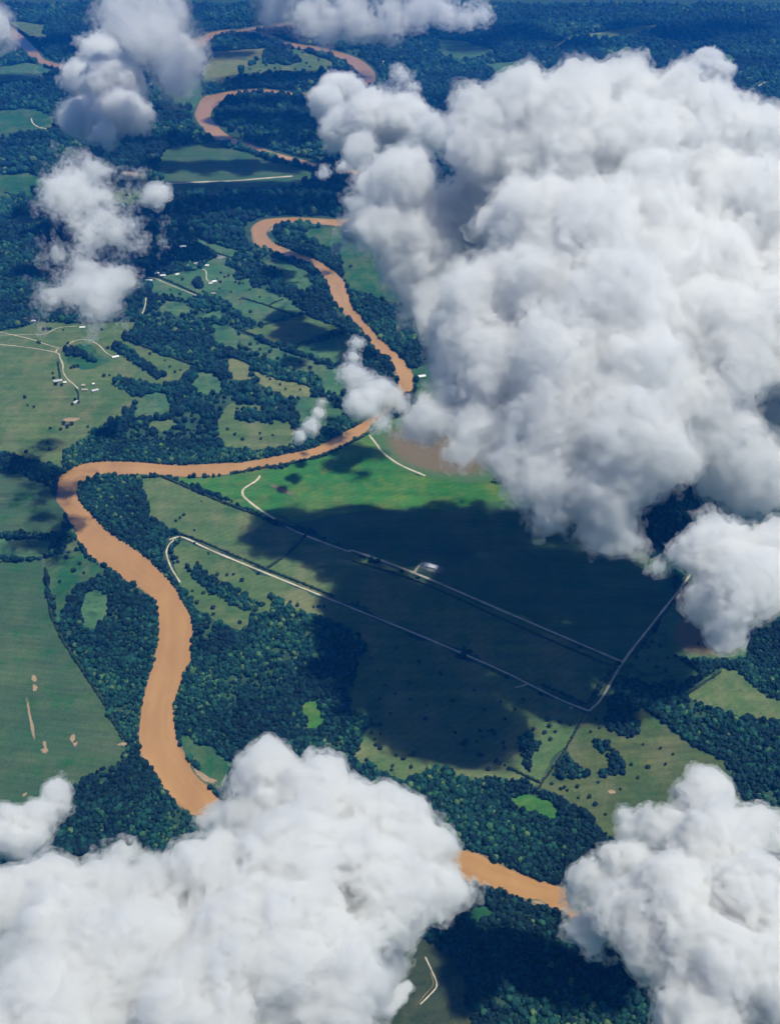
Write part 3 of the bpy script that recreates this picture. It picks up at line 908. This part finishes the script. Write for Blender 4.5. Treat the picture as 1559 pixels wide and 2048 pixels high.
KINDS = [tree_kind(k) for k in range(6)]
TREES = [  # label, group, radius in metres, places
    ('dark tree in the sage field between the two roads', 'trees in the long sage field', 3.4, '403,1004 352,1043 360,1037 368,1031 389,1062'),
    ('dark tree in the sage pasture beside the river', 'trees in the river pasture', 4.2,
     '389,1087 360,1078 417,1108 395,1128 353,1118 356,1125 445,1107 467,1150 454,1151 484,1162 435,1150 420,1190 407,1187 394,1207 385,1183 426,1217 427,1230 384,1197 374,1200 382,1217 500,1237 530,1230 547,1204 539,1195 527,1210 492,1257 480,1246 512,1222 556,1210'),
    ('bushy tree on the green wedge beside the grey field', 'trees on the green wedge', 5.5, '148,1143 168,1147 107,1198 133,1117 160,1128 120,1165 150,1180'),
    ('dark tree in the sunlit south pasture', 'trees in the south pasture', 4.0,
     '1119,1446 1140,1452 1066,1460 1089,1467 1098,1454 1079,1488 1069,1488 1073,1502 1005,1488 1008,1499 989,1470 975,1464 984,1465 965,1476 953,1486 959,1464 930,1486 925,1490 934,1483 960,1512 956,1511 966,1513 991,1524 1000,1529 1009,1532 1018,1539 976,1540 806,1519 826,1508 822,1534 909,1468 '
     '760,1452 749,1452 743,1467 761,1470 750,1480 753,1491 760,1498 717,1501 733,1522 792,1512 808,1518 827,1510 785,1533 783,1541 822,1536 1061,1531 1053,1537 1100,1480 1110,1465 1095,1440'),
    ('dark tree in the shaded south pasture', 'trees in the cloud shadow', 4.2,
     '595,1212 580,1207 627,1215 637,1215 648,1215 730,1290 742,1320 755,1345 770,1373 817,1367 790,1390 820,1402 793,1299 837,1325 948,1383 968,1422 853,1413 880,1350 905,1405 760,1400 780,1430 850,1440 1000,1405 1030,1420 1010,1440 1045,1400'),
    ('dark tree on the olive pasture', 'trees in the olive pasture', 3.8,
     '1191,1440 1198,1457 1275,1557 1295,1536 1196,1566 1103,1569 1121,1579 1134,1582 1128,1577 1154,1575 1178,1595 1156,1597 1116,1557 1262,1530 1285,1490 1320,1498 1330,1530 1216,1486 1180,1465 1240,1580 1190,1610 1210,1630 1345,1510'),
    ('dark tree beside the climbing road', 'trees right of the climbing road', 5.0,
     '1303,1287 1295,1297 1283,1298 1318,1295 1350,1315 1335,1318 1295,1323 1272,1318 1312,1337 1283,1350 1255,1353 1270,1362 1262,1336 1330,1345'),
    ('tree on the rolling farm pasture', 'trees in the farm pasture', 5.0,
     '95,659 88,660 101,659 204,661 127,661 76,686 80,687 136,689 216,697 300,709 330,722 361,741 290,695 149,735 143,737 156,734 208,753 50,796 56,812 68,815 101,858 122,860 128,849 144,850 136,855 176,855 95,886 178,866 53,905 100,900 150,800 158,806 145,810 108,757 106,748 124,771 112,770 340,735 350,745'),
    ('small tree in the hamlet pasture', 'trees in the hamlet pasture', 5.2,
     '439,578 406,584 393,555 442,547 449,555 457,552 434,559 441,565 471,565 479,568 486,568 502,565 508,575 501,625 560,593 455,520 470,512 462,585 440,600 480,600 520,595 500,580 365,560 340,580 360,590'),
    ('lone dark tree in the deep green meadow right of the river', 'tree in the deep green meadow', 6.5, '701,534'),
    ('tree in the pale hedged fields', 'trees in the hedged fields', 5.0, '493,653 523,655 527,750 576,763 571,779 560,770 540,760 600,780 522,879 470,870 485,880 455,860 520,868 545,872'),
    ('tree in the scrubby teal pasture', 'trees in the scrubby pasture', 6.0, '500,690 520,700 540,705 555,718 580,722 600,728 515,688 545,695 620,738 500,700 530,712 570,712'),
    ('dark tree beside the far sand pits', 'trees in the far dotted pasture', 7.5, '235,370 245,365 250,375 240,382 225,380 260,372 265,390 255,392 272,398 230,395 220,400 280,372 285,385 270,365 248,400'),
    ('dark tree inside the far river loop', 'trees in the far loop', 8.0, '605,107 613,127 637,108 637,122 550,138 560,138 532,132 500,140 520,142 620,135 590,140'),
    ('bush on the brown patch below the small right cloud', 'bushes on the brown patch', 4.0, '1432,1306 1420,1296 1395,1290'),
]
ONES = 'first second third fourth fifth sixth seventh eighth ninth tenth eleventh twelfth thirteenth fourteenth fifteenth sixteenth seventeenth eighteenth nineteenth'.split()
TENS = {2: 'twent', 3: 'thirt', 4: 'fort', 5: 'fift'}


def ordinal(n):
    if n < 20: return ONES[n - 1]
    return TENS[n // 10] + ('ieth' if n % 10 == 0 else 'y-' + ONES[n % 10 - 1])


nt_ = 0
for lab, grp, rad, txt in TREES:
    spots = sorted(tuple(map(float, s_.split(','))) for s_ in txt.split())
    for i, (u, v) in enumerate(spots):
        g = G(u, v)
        o = link('tree', None)
        o.location = (g[0], g[1], .3)
        r = rad * random.uniform(.7, 1.35)
        o.scale = (r, r * random.uniform(.85, 1.15), r * random.uniform(.85, 1.15))
        o.rotation_euler = (0, 0, random.uniform(0, 6.28))
        tag(o, lab if len(spots) == 1 else '%s, %s counting from the left' % (lab, ordinal(i + 1)), 'tree', grp if len(spots) > 1 else None)
        cr, tr = KINDS[nt_ % len(KINDS)]
        link('crown', cr, o)
        link('trunk', tr, o)
        nt_ += 1


# ------------------------------------------------------------------ houses: wall, gabled roof, door, windows
def house(u, v, L, W, rz, mat, lab):
    o = link('shed' if 'shed' in lab or 'barn' in lab or 'outbuilding' in lab else 'house', None)
    g = G(u, v)
    o.location = (g[0], g[1], .9)
    o.rotation_euler = (0, 0, rz)
    a, b, h, e = L / 2, W / 2, 3.2, 3.2 + W * .28
    wall = mesh_data('wall', [(-a, -b, 0), (a, -b, 0), (a, b, 0), (-a, b, 0), (-a, -b, h), (a, -b, h), (a, b, h), (-a, b, h), (-a, 0, e), (a, 0, e)],
                     [(0, 1, 5, 4), (2, 3, 7, 6), (1, 2, 6, 9, 5), (3, 0, 4, 8, 7)], M['tan'] if mat == 'tan' else M['white'])
    link('wall', wall, o)
    x, y, t = a + .5, b + .5, .18
    sl = (e - h) / b
    z0 = h - .5 * sl
    rv = []
    for dz in (.05, .05 + t):
        rv += [(-x, -y, z0 + dz), (x, -y, z0 + dz), (x, 0, e + dz), (-x, 0, e + dz), (-x, y, z0 + dz), (x, y, z0 + dz)]
    rf = [(6, 7, 8, 9), (9, 8, 11, 10), (1, 0, 3, 2), (2, 3, 4, 5), (0, 1, 7, 6), (5, 4, 10, 11), (1, 2, 8, 7), (2, 5, 11, 8), (3, 0, 6, 9), (4, 3, 9, 10)]
    roof = link('roof', mesh_data('roof', rv, rf, M['tan'] if mat == 'tan' else M['tin'] if (int(u) + int(v)) % 3 == 0 else M['white']), o)
    cap = [(-x, -.25, e + .2), (x, -.25, e + .2), (x, .25, e + .2), (-x, .25, e + .2), (-x, 0, e + .42), (x, 0, e + .42)]
    link('ridge_cap', mesh_data('ridge_cap', cap, [(0, 1, 5, 4), (3, 4, 5, 2), (1, 2, 5), (0, 4, 3)], M['tan']), roof)

    def panel(name, x0, x1, za, zb, m):
        yy = -b - .06
        link(name, mesh_data(name, [(x0, yy, za), (x1, yy, za), (x1, yy, zb), (x0, yy, zb), (x0, -b, za), (x1, -b, za), (x1, -b, zb), (x0, -b, zb)],
                             [(0, 1, 2, 3), (3, 2, 6, 7), (1, 5, 6, 2), (4, 0, 3, 7), (4, 5, 1, 0)], m), o)
    panel('door', -.6, .6, 0, 2.1, M['bark'])
    for k in (-1, 1):
        panel('window', k * a * .55 - .8, k * a * .55 + .8, 1, 2.2, M['glass'])
    return tag(o, lab, 'building')


for h_ in HOUSES:
    house(*h_)


# ------------------------------------------------------------------ clouds: billowing bodies of water droplets
def lattice(shape, org, vox, scale, seed):
    r = np.random.default_rng(seed)
    N = 48
    L = r.random((N, N, N), dtype=np.float32) * 2 - 1
    ax = []
    for k in range(3):
        c = (org[k] + np.arange(shape[k]) * vox) / scale
        i = np.floor(c).astype(int)
        f = (c - i).astype(np.float32)
        f = f * f * f * (f * (f * 6 - 15) + 10)
        ax.append((i % N, (i + 1) % N, f))
    (x0, x1, fx), (y0, y1, fy), (z0, z1, fz) = ax
    A = L[x0] * (1 - fx)[:, None, None] + L[x1] * fx[:, None, None]
    A = A[:, y0] * (1 - fy)[None, :, None] + A[:, y1] * fy[None, :, None]
    return A[:, :, z0] * (1 - fz) + A[:, :, z1] * fz


def cloud_mat(name, density, lo=None, hi=None, scale=1.0, veil=0.0):
    m = bpy.data.materials.new(name)
    m.use_nodes = True
    t = m.node_tree
    t.nodes.clear()
    out = t.nodes.new('ShaderNodeOutputMaterial')
    pv = t.nodes.new('ShaderNodeVolumePrincipled')
    pv.inputs['Color'].default_value = (.975, .988, .992, 1)
    pv.inputs['Anisotropy'].default_value = .15
    pv.inputs['Density'].default_value = density
    t.links.new(pv.outputs[0], out.inputs['Volume'])
    if lo is not None:                         # torn by turbulence
        g = t.nodes.new('ShaderNodeNewGeometry')
        n = t.nodes.new('ShaderNodeTexNoise')
        n.inputs['Scale'].default_value = scale
        n.inputs['Detail'].default_value = 3
        n.inputs['Roughness'].default_value = .6
        t.links.new(g.outputs['Position'], n.inputs['Vector'])
        mr = t.nodes.new('ShaderNodeMapRange')
        for k, x in zip((1, 2, 3, 4), (lo, hi, 0, density)):
            mr.inputs[k].default_value = x
        t.links.new(n.outputs[0], mr.inputs[0])
        t.links.new(mr.outputs[0], pv.inputs['Density'])
    if veil:                                   # the thin outermost droplets
        mx, tr, tl = t.nodes.new('ShaderNodeMixShader'), t.nodes.new('ShaderNodeBsdfTransparent'), t.nodes.new('ShaderNodeBsdfTranslucent')
        mx.inputs[0].default_value = veil
        t.links.new(tr.outputs[0], mx.inputs[1])
        t.links.new(tl.outputs[0], mx.inputs[2])
        t.links.new(mx.outputs[0], out.inputs['Surface'])
    return m


# optical thickness over one puff radius, and the noise window that tears the body open
CM = dict(dense=(3.6, .30, .52), bank=(4.5, .3, .58), soft=(2.6, .36, .6), wisp=(3.4, .38, .58))
EDGE = dict(dense=(.13, .42, .42, .58), bank=(.2, .3, .4, .62), soft=(.24, .32, .42, .62), wisp=(.30, .38, .45, .60))   # fringe: reach, thickness, noise window


def bodies(fld, lo, vox, iso, pad):
    """Closed surfaces of the field at iso, one (verts, quads) per connected body, largest first."""
    for s_ in (np.s_[0], np.s_[-1], np.s_[:, 0], np.s_[:, -1], np.s_[:, :, 0], np.s_[:, :, -1]):
        fld[s_] = pad
    g = vdb.FloatGrid(pad)
    g.copyFromArray(fld)
    g.gridClass = vdb.GridClass.LEVEL_SET
    pts, quads = g.convertToQuads(isovalue=float(iso))
    par = np.arange(len(pts))
    for _ in range(400):
        m = par[quads].min(1)
        new = par.copy()
        for k in range(4):
            np.minimum.at(new, quads[:, k], m)
        new = new[new]
        if (new == par).all():
            break
        par = new
    ids, cnt = np.unique(par, return_counts=True)
    out = []
    for i in np.argsort(-cnt)[:12]:
        if cnt[i] < 60 and out:
            break
        qk = quads[par[quads[:, 0]] == ids[i]]
        q = pts[qk]
        if np.einsum('ij,ij->i', q[:, 0], np.cross(q[:, 3] - q[:, 1], q[:, 2] - q[:, 0])).sum() < 0:
            continue                                     # a hollow inside a body
        use = np.unique(qk)
        remap = np.zeros(len(pts), int)
        remap[use] = np.arange(len(use))
        out.append((pts[use] * vox + lo, remap[qk][:, ::-1]))
    return out


def cloud(puffs, base, vox, mat, lab, seed, bump=1.0, kids=12, shrink=.9, thick=1.0):
    r_ = np.random.default_rng(seed)
    sp = []
    for q in puffs.split():
        u, v, h, rp = map(float, q.split(','))
        sp.append((G(u, v, h), rp * scale_at(v, h) * shrink))
    mean_r = np.mean([r for _, r in sp])
    all_ = list(sp)
    for c, r in sp:
        for _ in range(kids):
            d = r_.normal(size=3)
            d /= np.linalg.norm(d)
            d[2] = abs(d[2]) * .95 - .2
            rr = r * (.14 + .42 * r_.random() ** 2.2)
            all_.append((c + d * (r - rr * .35), rr))
    C, R = np.array([c for c, _ in all_]), np.array([r for _, r in all_])
    pad = mean_r * .6 + 10
    lo, hi = (C - R[:, None]).min(0) - pad, (C + R[:, None]).max(0) + pad
    lo[2] = max(lo[2], base - 30)
    n = np.ceil((hi - lo) / vox).astype(int)
    fld = np.full(n, pad, np.float32)
    for k_, (c, r) in enumerate(zip(C, R)):
        a = np.maximum(((c - r - pad - lo) / vox).astype(int), 0)
        b = np.minimum(((c + r + pad - lo) / vox).astype(int) + 1, n)
        if (b <= a).any():
            continue
        X, Y, Z = [lo[k] + np.arange(a[k], b[k]) * vox - c[k] for k in range(3)]
        d = np.sqrt((X ** 2)[:, None, None] + (Y ** 2)[None, :, None] + (Z ** 2)[None, None, :]) - r
        s = fld[a[0]:b[0], a[1]:b[1], a[2]:b[2]]
        k = mean_r * (.42 if k_ < len(sp) else .16)      # broad billows melt together, small ones sit proud
        w_ = np.clip(.5 + .5 * (s - d) / k, 0, 1)
        s[...] = s * (1 - w_) + d * w_ - k * w_ * (1 - w_)
    s0 = mean_r
    for i, (sc, am) in enumerate([(1.6, .24), (.8, .14), (.4, .11), (.2, .10), (.1, .075)]):
        if sc * s0 < vox * 1.5:
            break
        fld -= np.float32(am * s0 * bump) * (np.abs(lattice(n, lo, vox, sc * s0, seed * 10 + i)) * 2 - .7)
    Z = lo[2] + np.arange(n[2]) * vox
    fld = np.maximum(fld, (base - Z)[None, None, :].astype(np.float32) + mean_r * .25 * lattice(n, lo, vox, s0 * 1.2, seed * 10 + 9))
    dens, n0, n1 = CM[mat]
    dens *= thick
    edge, fringe, e0, e1 = EDGE[mat]
    skin = cloud_mat(mat + ' fringe', fringe * dens / mean_r, e0, e1, 1 / (mean_r * (.22 if mat == 'dense' else .28)), .002)
    body = cloud_mat(mat + ' core', dens / mean_r, n0, n1, 1 / (mean_r * (.42 if mat == 'dense' else .9)))
    outer = bodies(fld, lo, vox, mean_r * edge, pad)
    inner = bodies(fld, lo, vox, -mean_r * edge * (.35 if mat == 'dense' else .7), pad)
    top = tag(link('cumulus_cloud', mesh_np('cumulus_cloud', *outer[0], skin, smooth=True)), lab, 'cloud', 'cumulus clouds below the aircraft')
    for o_ in outer[1:]:
        link('fragment', mesh_np('fragment', *o_, skin, smooth=True), top)
    for o_ in inner:
        link('core', mesh_np('core', *o_, body, smooth=True), top)
    print('cloud', lab, [len(o_[1]) for o_ in outer], [len(o_[1]) for o_ in inner], round(mean_r))
    return top


cloud('960,235,1030,70 1050,205,1060,75 1150,195,1070,80 1230,165,1090,55 1275,155,1090,48 1340,185,1070,60 1420,235,1030,70 1475,255,1010,60 1540,270,1000,70 '
      '1000,300,980,100 1120,300,990,110 1250,290,1000,110 1380,320,960,110 1460,380,930,70 1560,350,900,80 '
      '800,380,890,85 745,430,850,58 850,470,800,95 990,340,920,80 940,430,830,95 1060,450,900,110 790,490,790,55 870,560,720,75 900,620,640,55 '
      '1180,480,900,130 1300,470,890,120 1400,450,880,85 1100,560,850,120 1230,620,830,130 1220,690,760,110 1000,600,800,110 960,690,750,80 '
      '1000,740,730,105 925,760,690,65 1120,720,780,120 1280,740,780,120 1400,640,800,120 1490,570,800,75 1550,640,800,110 1480,720,760,100 1560,820,600,105 1390,800,700,110 1250,860,720,120 1100,850,700,110 965,860,660,80 925,900,650,50 '
      '770,450,830,78 830,545,740,78 862,625,680,66 900,705,670,66 905,800,650,66 880,850,630,45 1490,480,860,90 1600,560,820,110 1530,330,950,70 1440,560,830,95 1290,390,950,95 1410,500,870,90 1510,400,920,85 1290,200,1055,55 1320,560,840,110 1720,390,880,115 1790,340,880,115 1600,470,860,110 1640,620,800,130 1660,760,630,125 1720,700,780,130 1700,540,820,120 '
      '1050,920,650,80 1160,970,630,85 1120,1010,590,55 1200,1055,560,50 1310,920,660,95 1440,890,640,105 1500,960,580,80 1255,1085,545,32', 500, 5.2, 'dense', 'huge bright cumulus cloud filling the upper right', 1)
cloud('1440,1110,830,85 1378,1108,815,48 1490,1180,830,90 1428,1195,810,62 1460,1255,800,45 1322,1125,800,20 1425,1045,840,42 1560,1130,830,90 1650,1150,830,100 1740,1190,820,110 1830,1200,815,100', 710, 3.2, 'dense', 'smaller ragged cloud hanging below the huge one, over the road end', 2)
cloud('655,205,650,40 690,180,650,45 740,240,730,65 680,260,660,50 810,240,740,60 865,265,740,45 720,300,700,38', 560, 4.5, 'dense', 'lumpy white cloud touching the left shoulder of the huge cloud', 3)
cloud('200,110,560,45 160,160,540,45 220,170,560,65 250,220,540,55 180,240,520,55 140,230,510,35 210,270,500,35 280,232,520,30', 440, 6.0, 'dense', 'bright cream white cloud standing over the upper left', 4)
cloud('300,80,640,75 370,115,630,55 250,40,640,60 350,160,610,40 390,150,600,25 320,20,640,60', 540, 6.5, 'soft', 'soft blue grey cloud behind the bright cream one', 5, bump=1.3, thick=.75)
cloud('545,22,560,45 620,38,560,52 700,35,570,56 770,45,560,44 815,20,560,42 660,70,540,26', 480, 7.0, 'soft', 'thin blue grey cloud veil at the top centre', 6, bump=1.4, thick=.7)
cloud('540,-62,650,66 640,-70,655,78 740,-72,655,78 600,-130,665,90 700,-140,665,90 500,-100,650,60', 540, 9.0, 'bank', 'unseen cloud bank added beyond the top edge to shade the far river loop', 21)  # unseen, added only to cast shade inside the far loop
cloud('890,30,470,30 930,38,470,25 960,28,470,22 860,10,470,30', 400, 8.0, 'wisp', 'small pale cloud at the top edge right of centre', 7, kids=6)
cloud('130,365,800,45 180,345,800,35 110,400,780,28 190,405,780,38 225,450,750,42 180,470,730,40 150,435,760,32 262,490,690,22 120,510,690,28 85,515,690,18 170,540,690,38 190,590,680,52 140,590,680,38 230,560,680,36 200,625,670,30', 590, 3.2, 'wisp', 'ragged wispy cloud drifting over the left woods', 8, bump=2.0, thick=.6)
cloud('310,392,720,26 325,380,720,18 290,400,710,12', 640, 2.8, 'wisp', 'little round puff beside the ragged wispy cloud', 9, kids=6)
cloud('715,685,210,12 705,715,210,18 708,755,200,32 750,790,190,42 720,812,190,34 785,800,180,26 765,845,170,24', 120, 3.6, 'soft', 'small hazy cloud drifting across the river in the centre', 10, bump=1.3, thick=1.5)
cloud('643,805,170,10 638,825,170,14 622,852,170,20 598,872,170,16', 120, 3.2, 'soft', 'thin little wisp left of the small river cloud', 11, bump=1.4, kids=6)
cloud('800,150,460,25 780,180,460,18 825,175,460,18', 380, 4.5, 'soft', 'thin torn wisp above the lumpy white cloud', 12, bump=1.5, kids=5)
cloud('690,330,430,16 650,345,430,14 720,320,440,18', 380, 4.0, 'soft', 'thin torn wisp below the lumpy white cloud', 18, bump=1.5, kids=5)
cloud('1405,135,700,34 1440,140,690,26 1365,150,690,22 1430,120,700,20', 600, 4.0, 'dense', 'small peach tinted cloud above the right shoulder of the huge cloud', 13)
cloud('560,1595,760,105 640,1620,780,110 485,1645,740,72 448,1634,700,34 740,1665,760,105 820,1690,740,85 865,1710,720,62 600,1720,800,130 450,1770,780,105 760,1790,760,115 865,1790,720,62 300,1810,760,95 200,1800,740,85 100,1790,720,80 '
      '120,1890,760,125 300,1920,780,145 500,1910,800,155 650,1920,780,125 750,1880,720,80 400,2040,790,150 100,2040,780,150 640,2040,770,110 235,1735,720,38 290,1730,700,38 345,1755,720,45 20,1820,720,90', 580, 3.4, 'dense', 'large white cumulus cloud closest to the aircraft at lower left', 14, thick=1.5)
cloud('110,1600,640,42 75,1640,640,40 50,1680,640,40 10,1660,640,50', 560, 2.8, 'dense', 'small grey white cloud over the grey crop field', 15)
cloud('1400,1590,700,62 1335,1665,680,62 1425,1685,720,85 1265,1645,660,32 1510,1665,700,60 1255,1725,680,52 1185,1765,660,42 1155,1805,640,32 1235,1820,700,72 1350,1800,720,105 1490,1800,720,110 1185,1870,660,42 1310,1900,700,75 1430,1930,720,110 1540,1950,720,110 1400,2050,700,100', 560, 3.4, 'dense', 'white cumulus cloud rising at the lower right corner', 16, thick=1.4)
cloud('790,1990,640,26 815,1975,640,14 770,2010,640,30', 540, 2.6, 'dense', 'small torn puff over the dark field at the bottom', 17, kids=6)

cloud('900,-120,640,70 1010,-110,640,80 1120,-125,640,75 1230,-110,640,85 1340,-130,640,75 1450,-120,640,85 1560,-130,640,80', 540, 11.0, 'bank', 'unseen cloud bank added beyond the top edge to shade the far right woods', 19)  # added out of view to darken the far woods
cloud('-40,60,640,60 30,-60,640,80 120,-110,640,80 220,-100,640,75', 540, 11.0, 'bank', 'cloud bank added beyond the top left corner to shade the far river reach', 20)  # added shadow caster outside the frame corner

cloud('571,-221,1100,47 649,-221,1100,47 728,-221,1100,47 555,-207,1100,49 634,-207,1100,49 712,-207,1100,49 779,-207,1100,49 461,-190,1100,53 551,-190,1100,53 642,-190,1100,53 733,-190,1100,53 812,-190,1100,53 434,-171,1100,57 525,-171,1100,57 616,-171,1100,57 708,-171,1100,57 799,-171,1100,57 475,-153,1100,61 567,-153,1100,61 659,-153,1100,61 751,-153,1100,61 843,-153,1100,61 551,-138,1100,64 643,-138,1100,64 736,-138,1100,64 829,-138,1100,64', 1020, 8.0, 'dense', 'high unseen cloud bank added beyond the top edge to shade the far straight road', 22, kids=5)  # unseen caster, puffs laid out to shade the far loop and road
cloud('147,-130,1100,50 229,-130,1100,50 310,-130,1100,50 391,-130,1100,50 473,-130,1100,50 175,-113,1100,52 257,-113,1100,52 339,-113,1100,52 421,-113,1100,52 503,-113,1100,52 215,-96,1100,55 297,-96,1100,55 380,-96,1100,55 462,-96,1100,55 521,-96,1100,55 148,-81,1100,57 231,-81,1100,57 314,-81,1100,57 385,-81,1100,57', 1030, 8.0, 'dense', 'high unseen cloud bank added beyond the top edge to shade the upper left woods', 23, kids=5)  # unseen caster, puffs laid out to shade the upper left land

# ------------------------------------------------------------------ haze: even air round the camera and the land
hm = bpy.data.materials.new('blue haze')
hm.use_nodes = True
t = hm.node_tree
t.nodes.clear()
out = t.nodes.new('ShaderNodeOutputMaterial')
pv = t.nodes.new('ShaderNodeVolumePrincipled')
pv.inputs['Color'].default_value = (.015, .27, 1, 1)
pv.inputs['Density'].default_value = 4.5e-5
t.links.new(pv.outputs[0], out.inputs['Volume'])
X0, X1, Y0, Y1, ZA, ZB = -46000, 46000, -13000, 61000, -1.0, H + 20
bv = [(x, y, z) for z in (ZA, ZB) for x, y in ((X0, Y0), (X1, Y0), (X1, Y1), (X0, Y1))]
tag(link('haze', mesh_data('haze', bv, [(0, 3, 2, 1), (4, 5, 6, 7), (0, 1, 5, 4), (1, 2, 6, 5), (2, 3, 7, 6), (3, 0, 4, 7)], hm)), 'pale blue haze filling the air over the plain', kind='stuff')
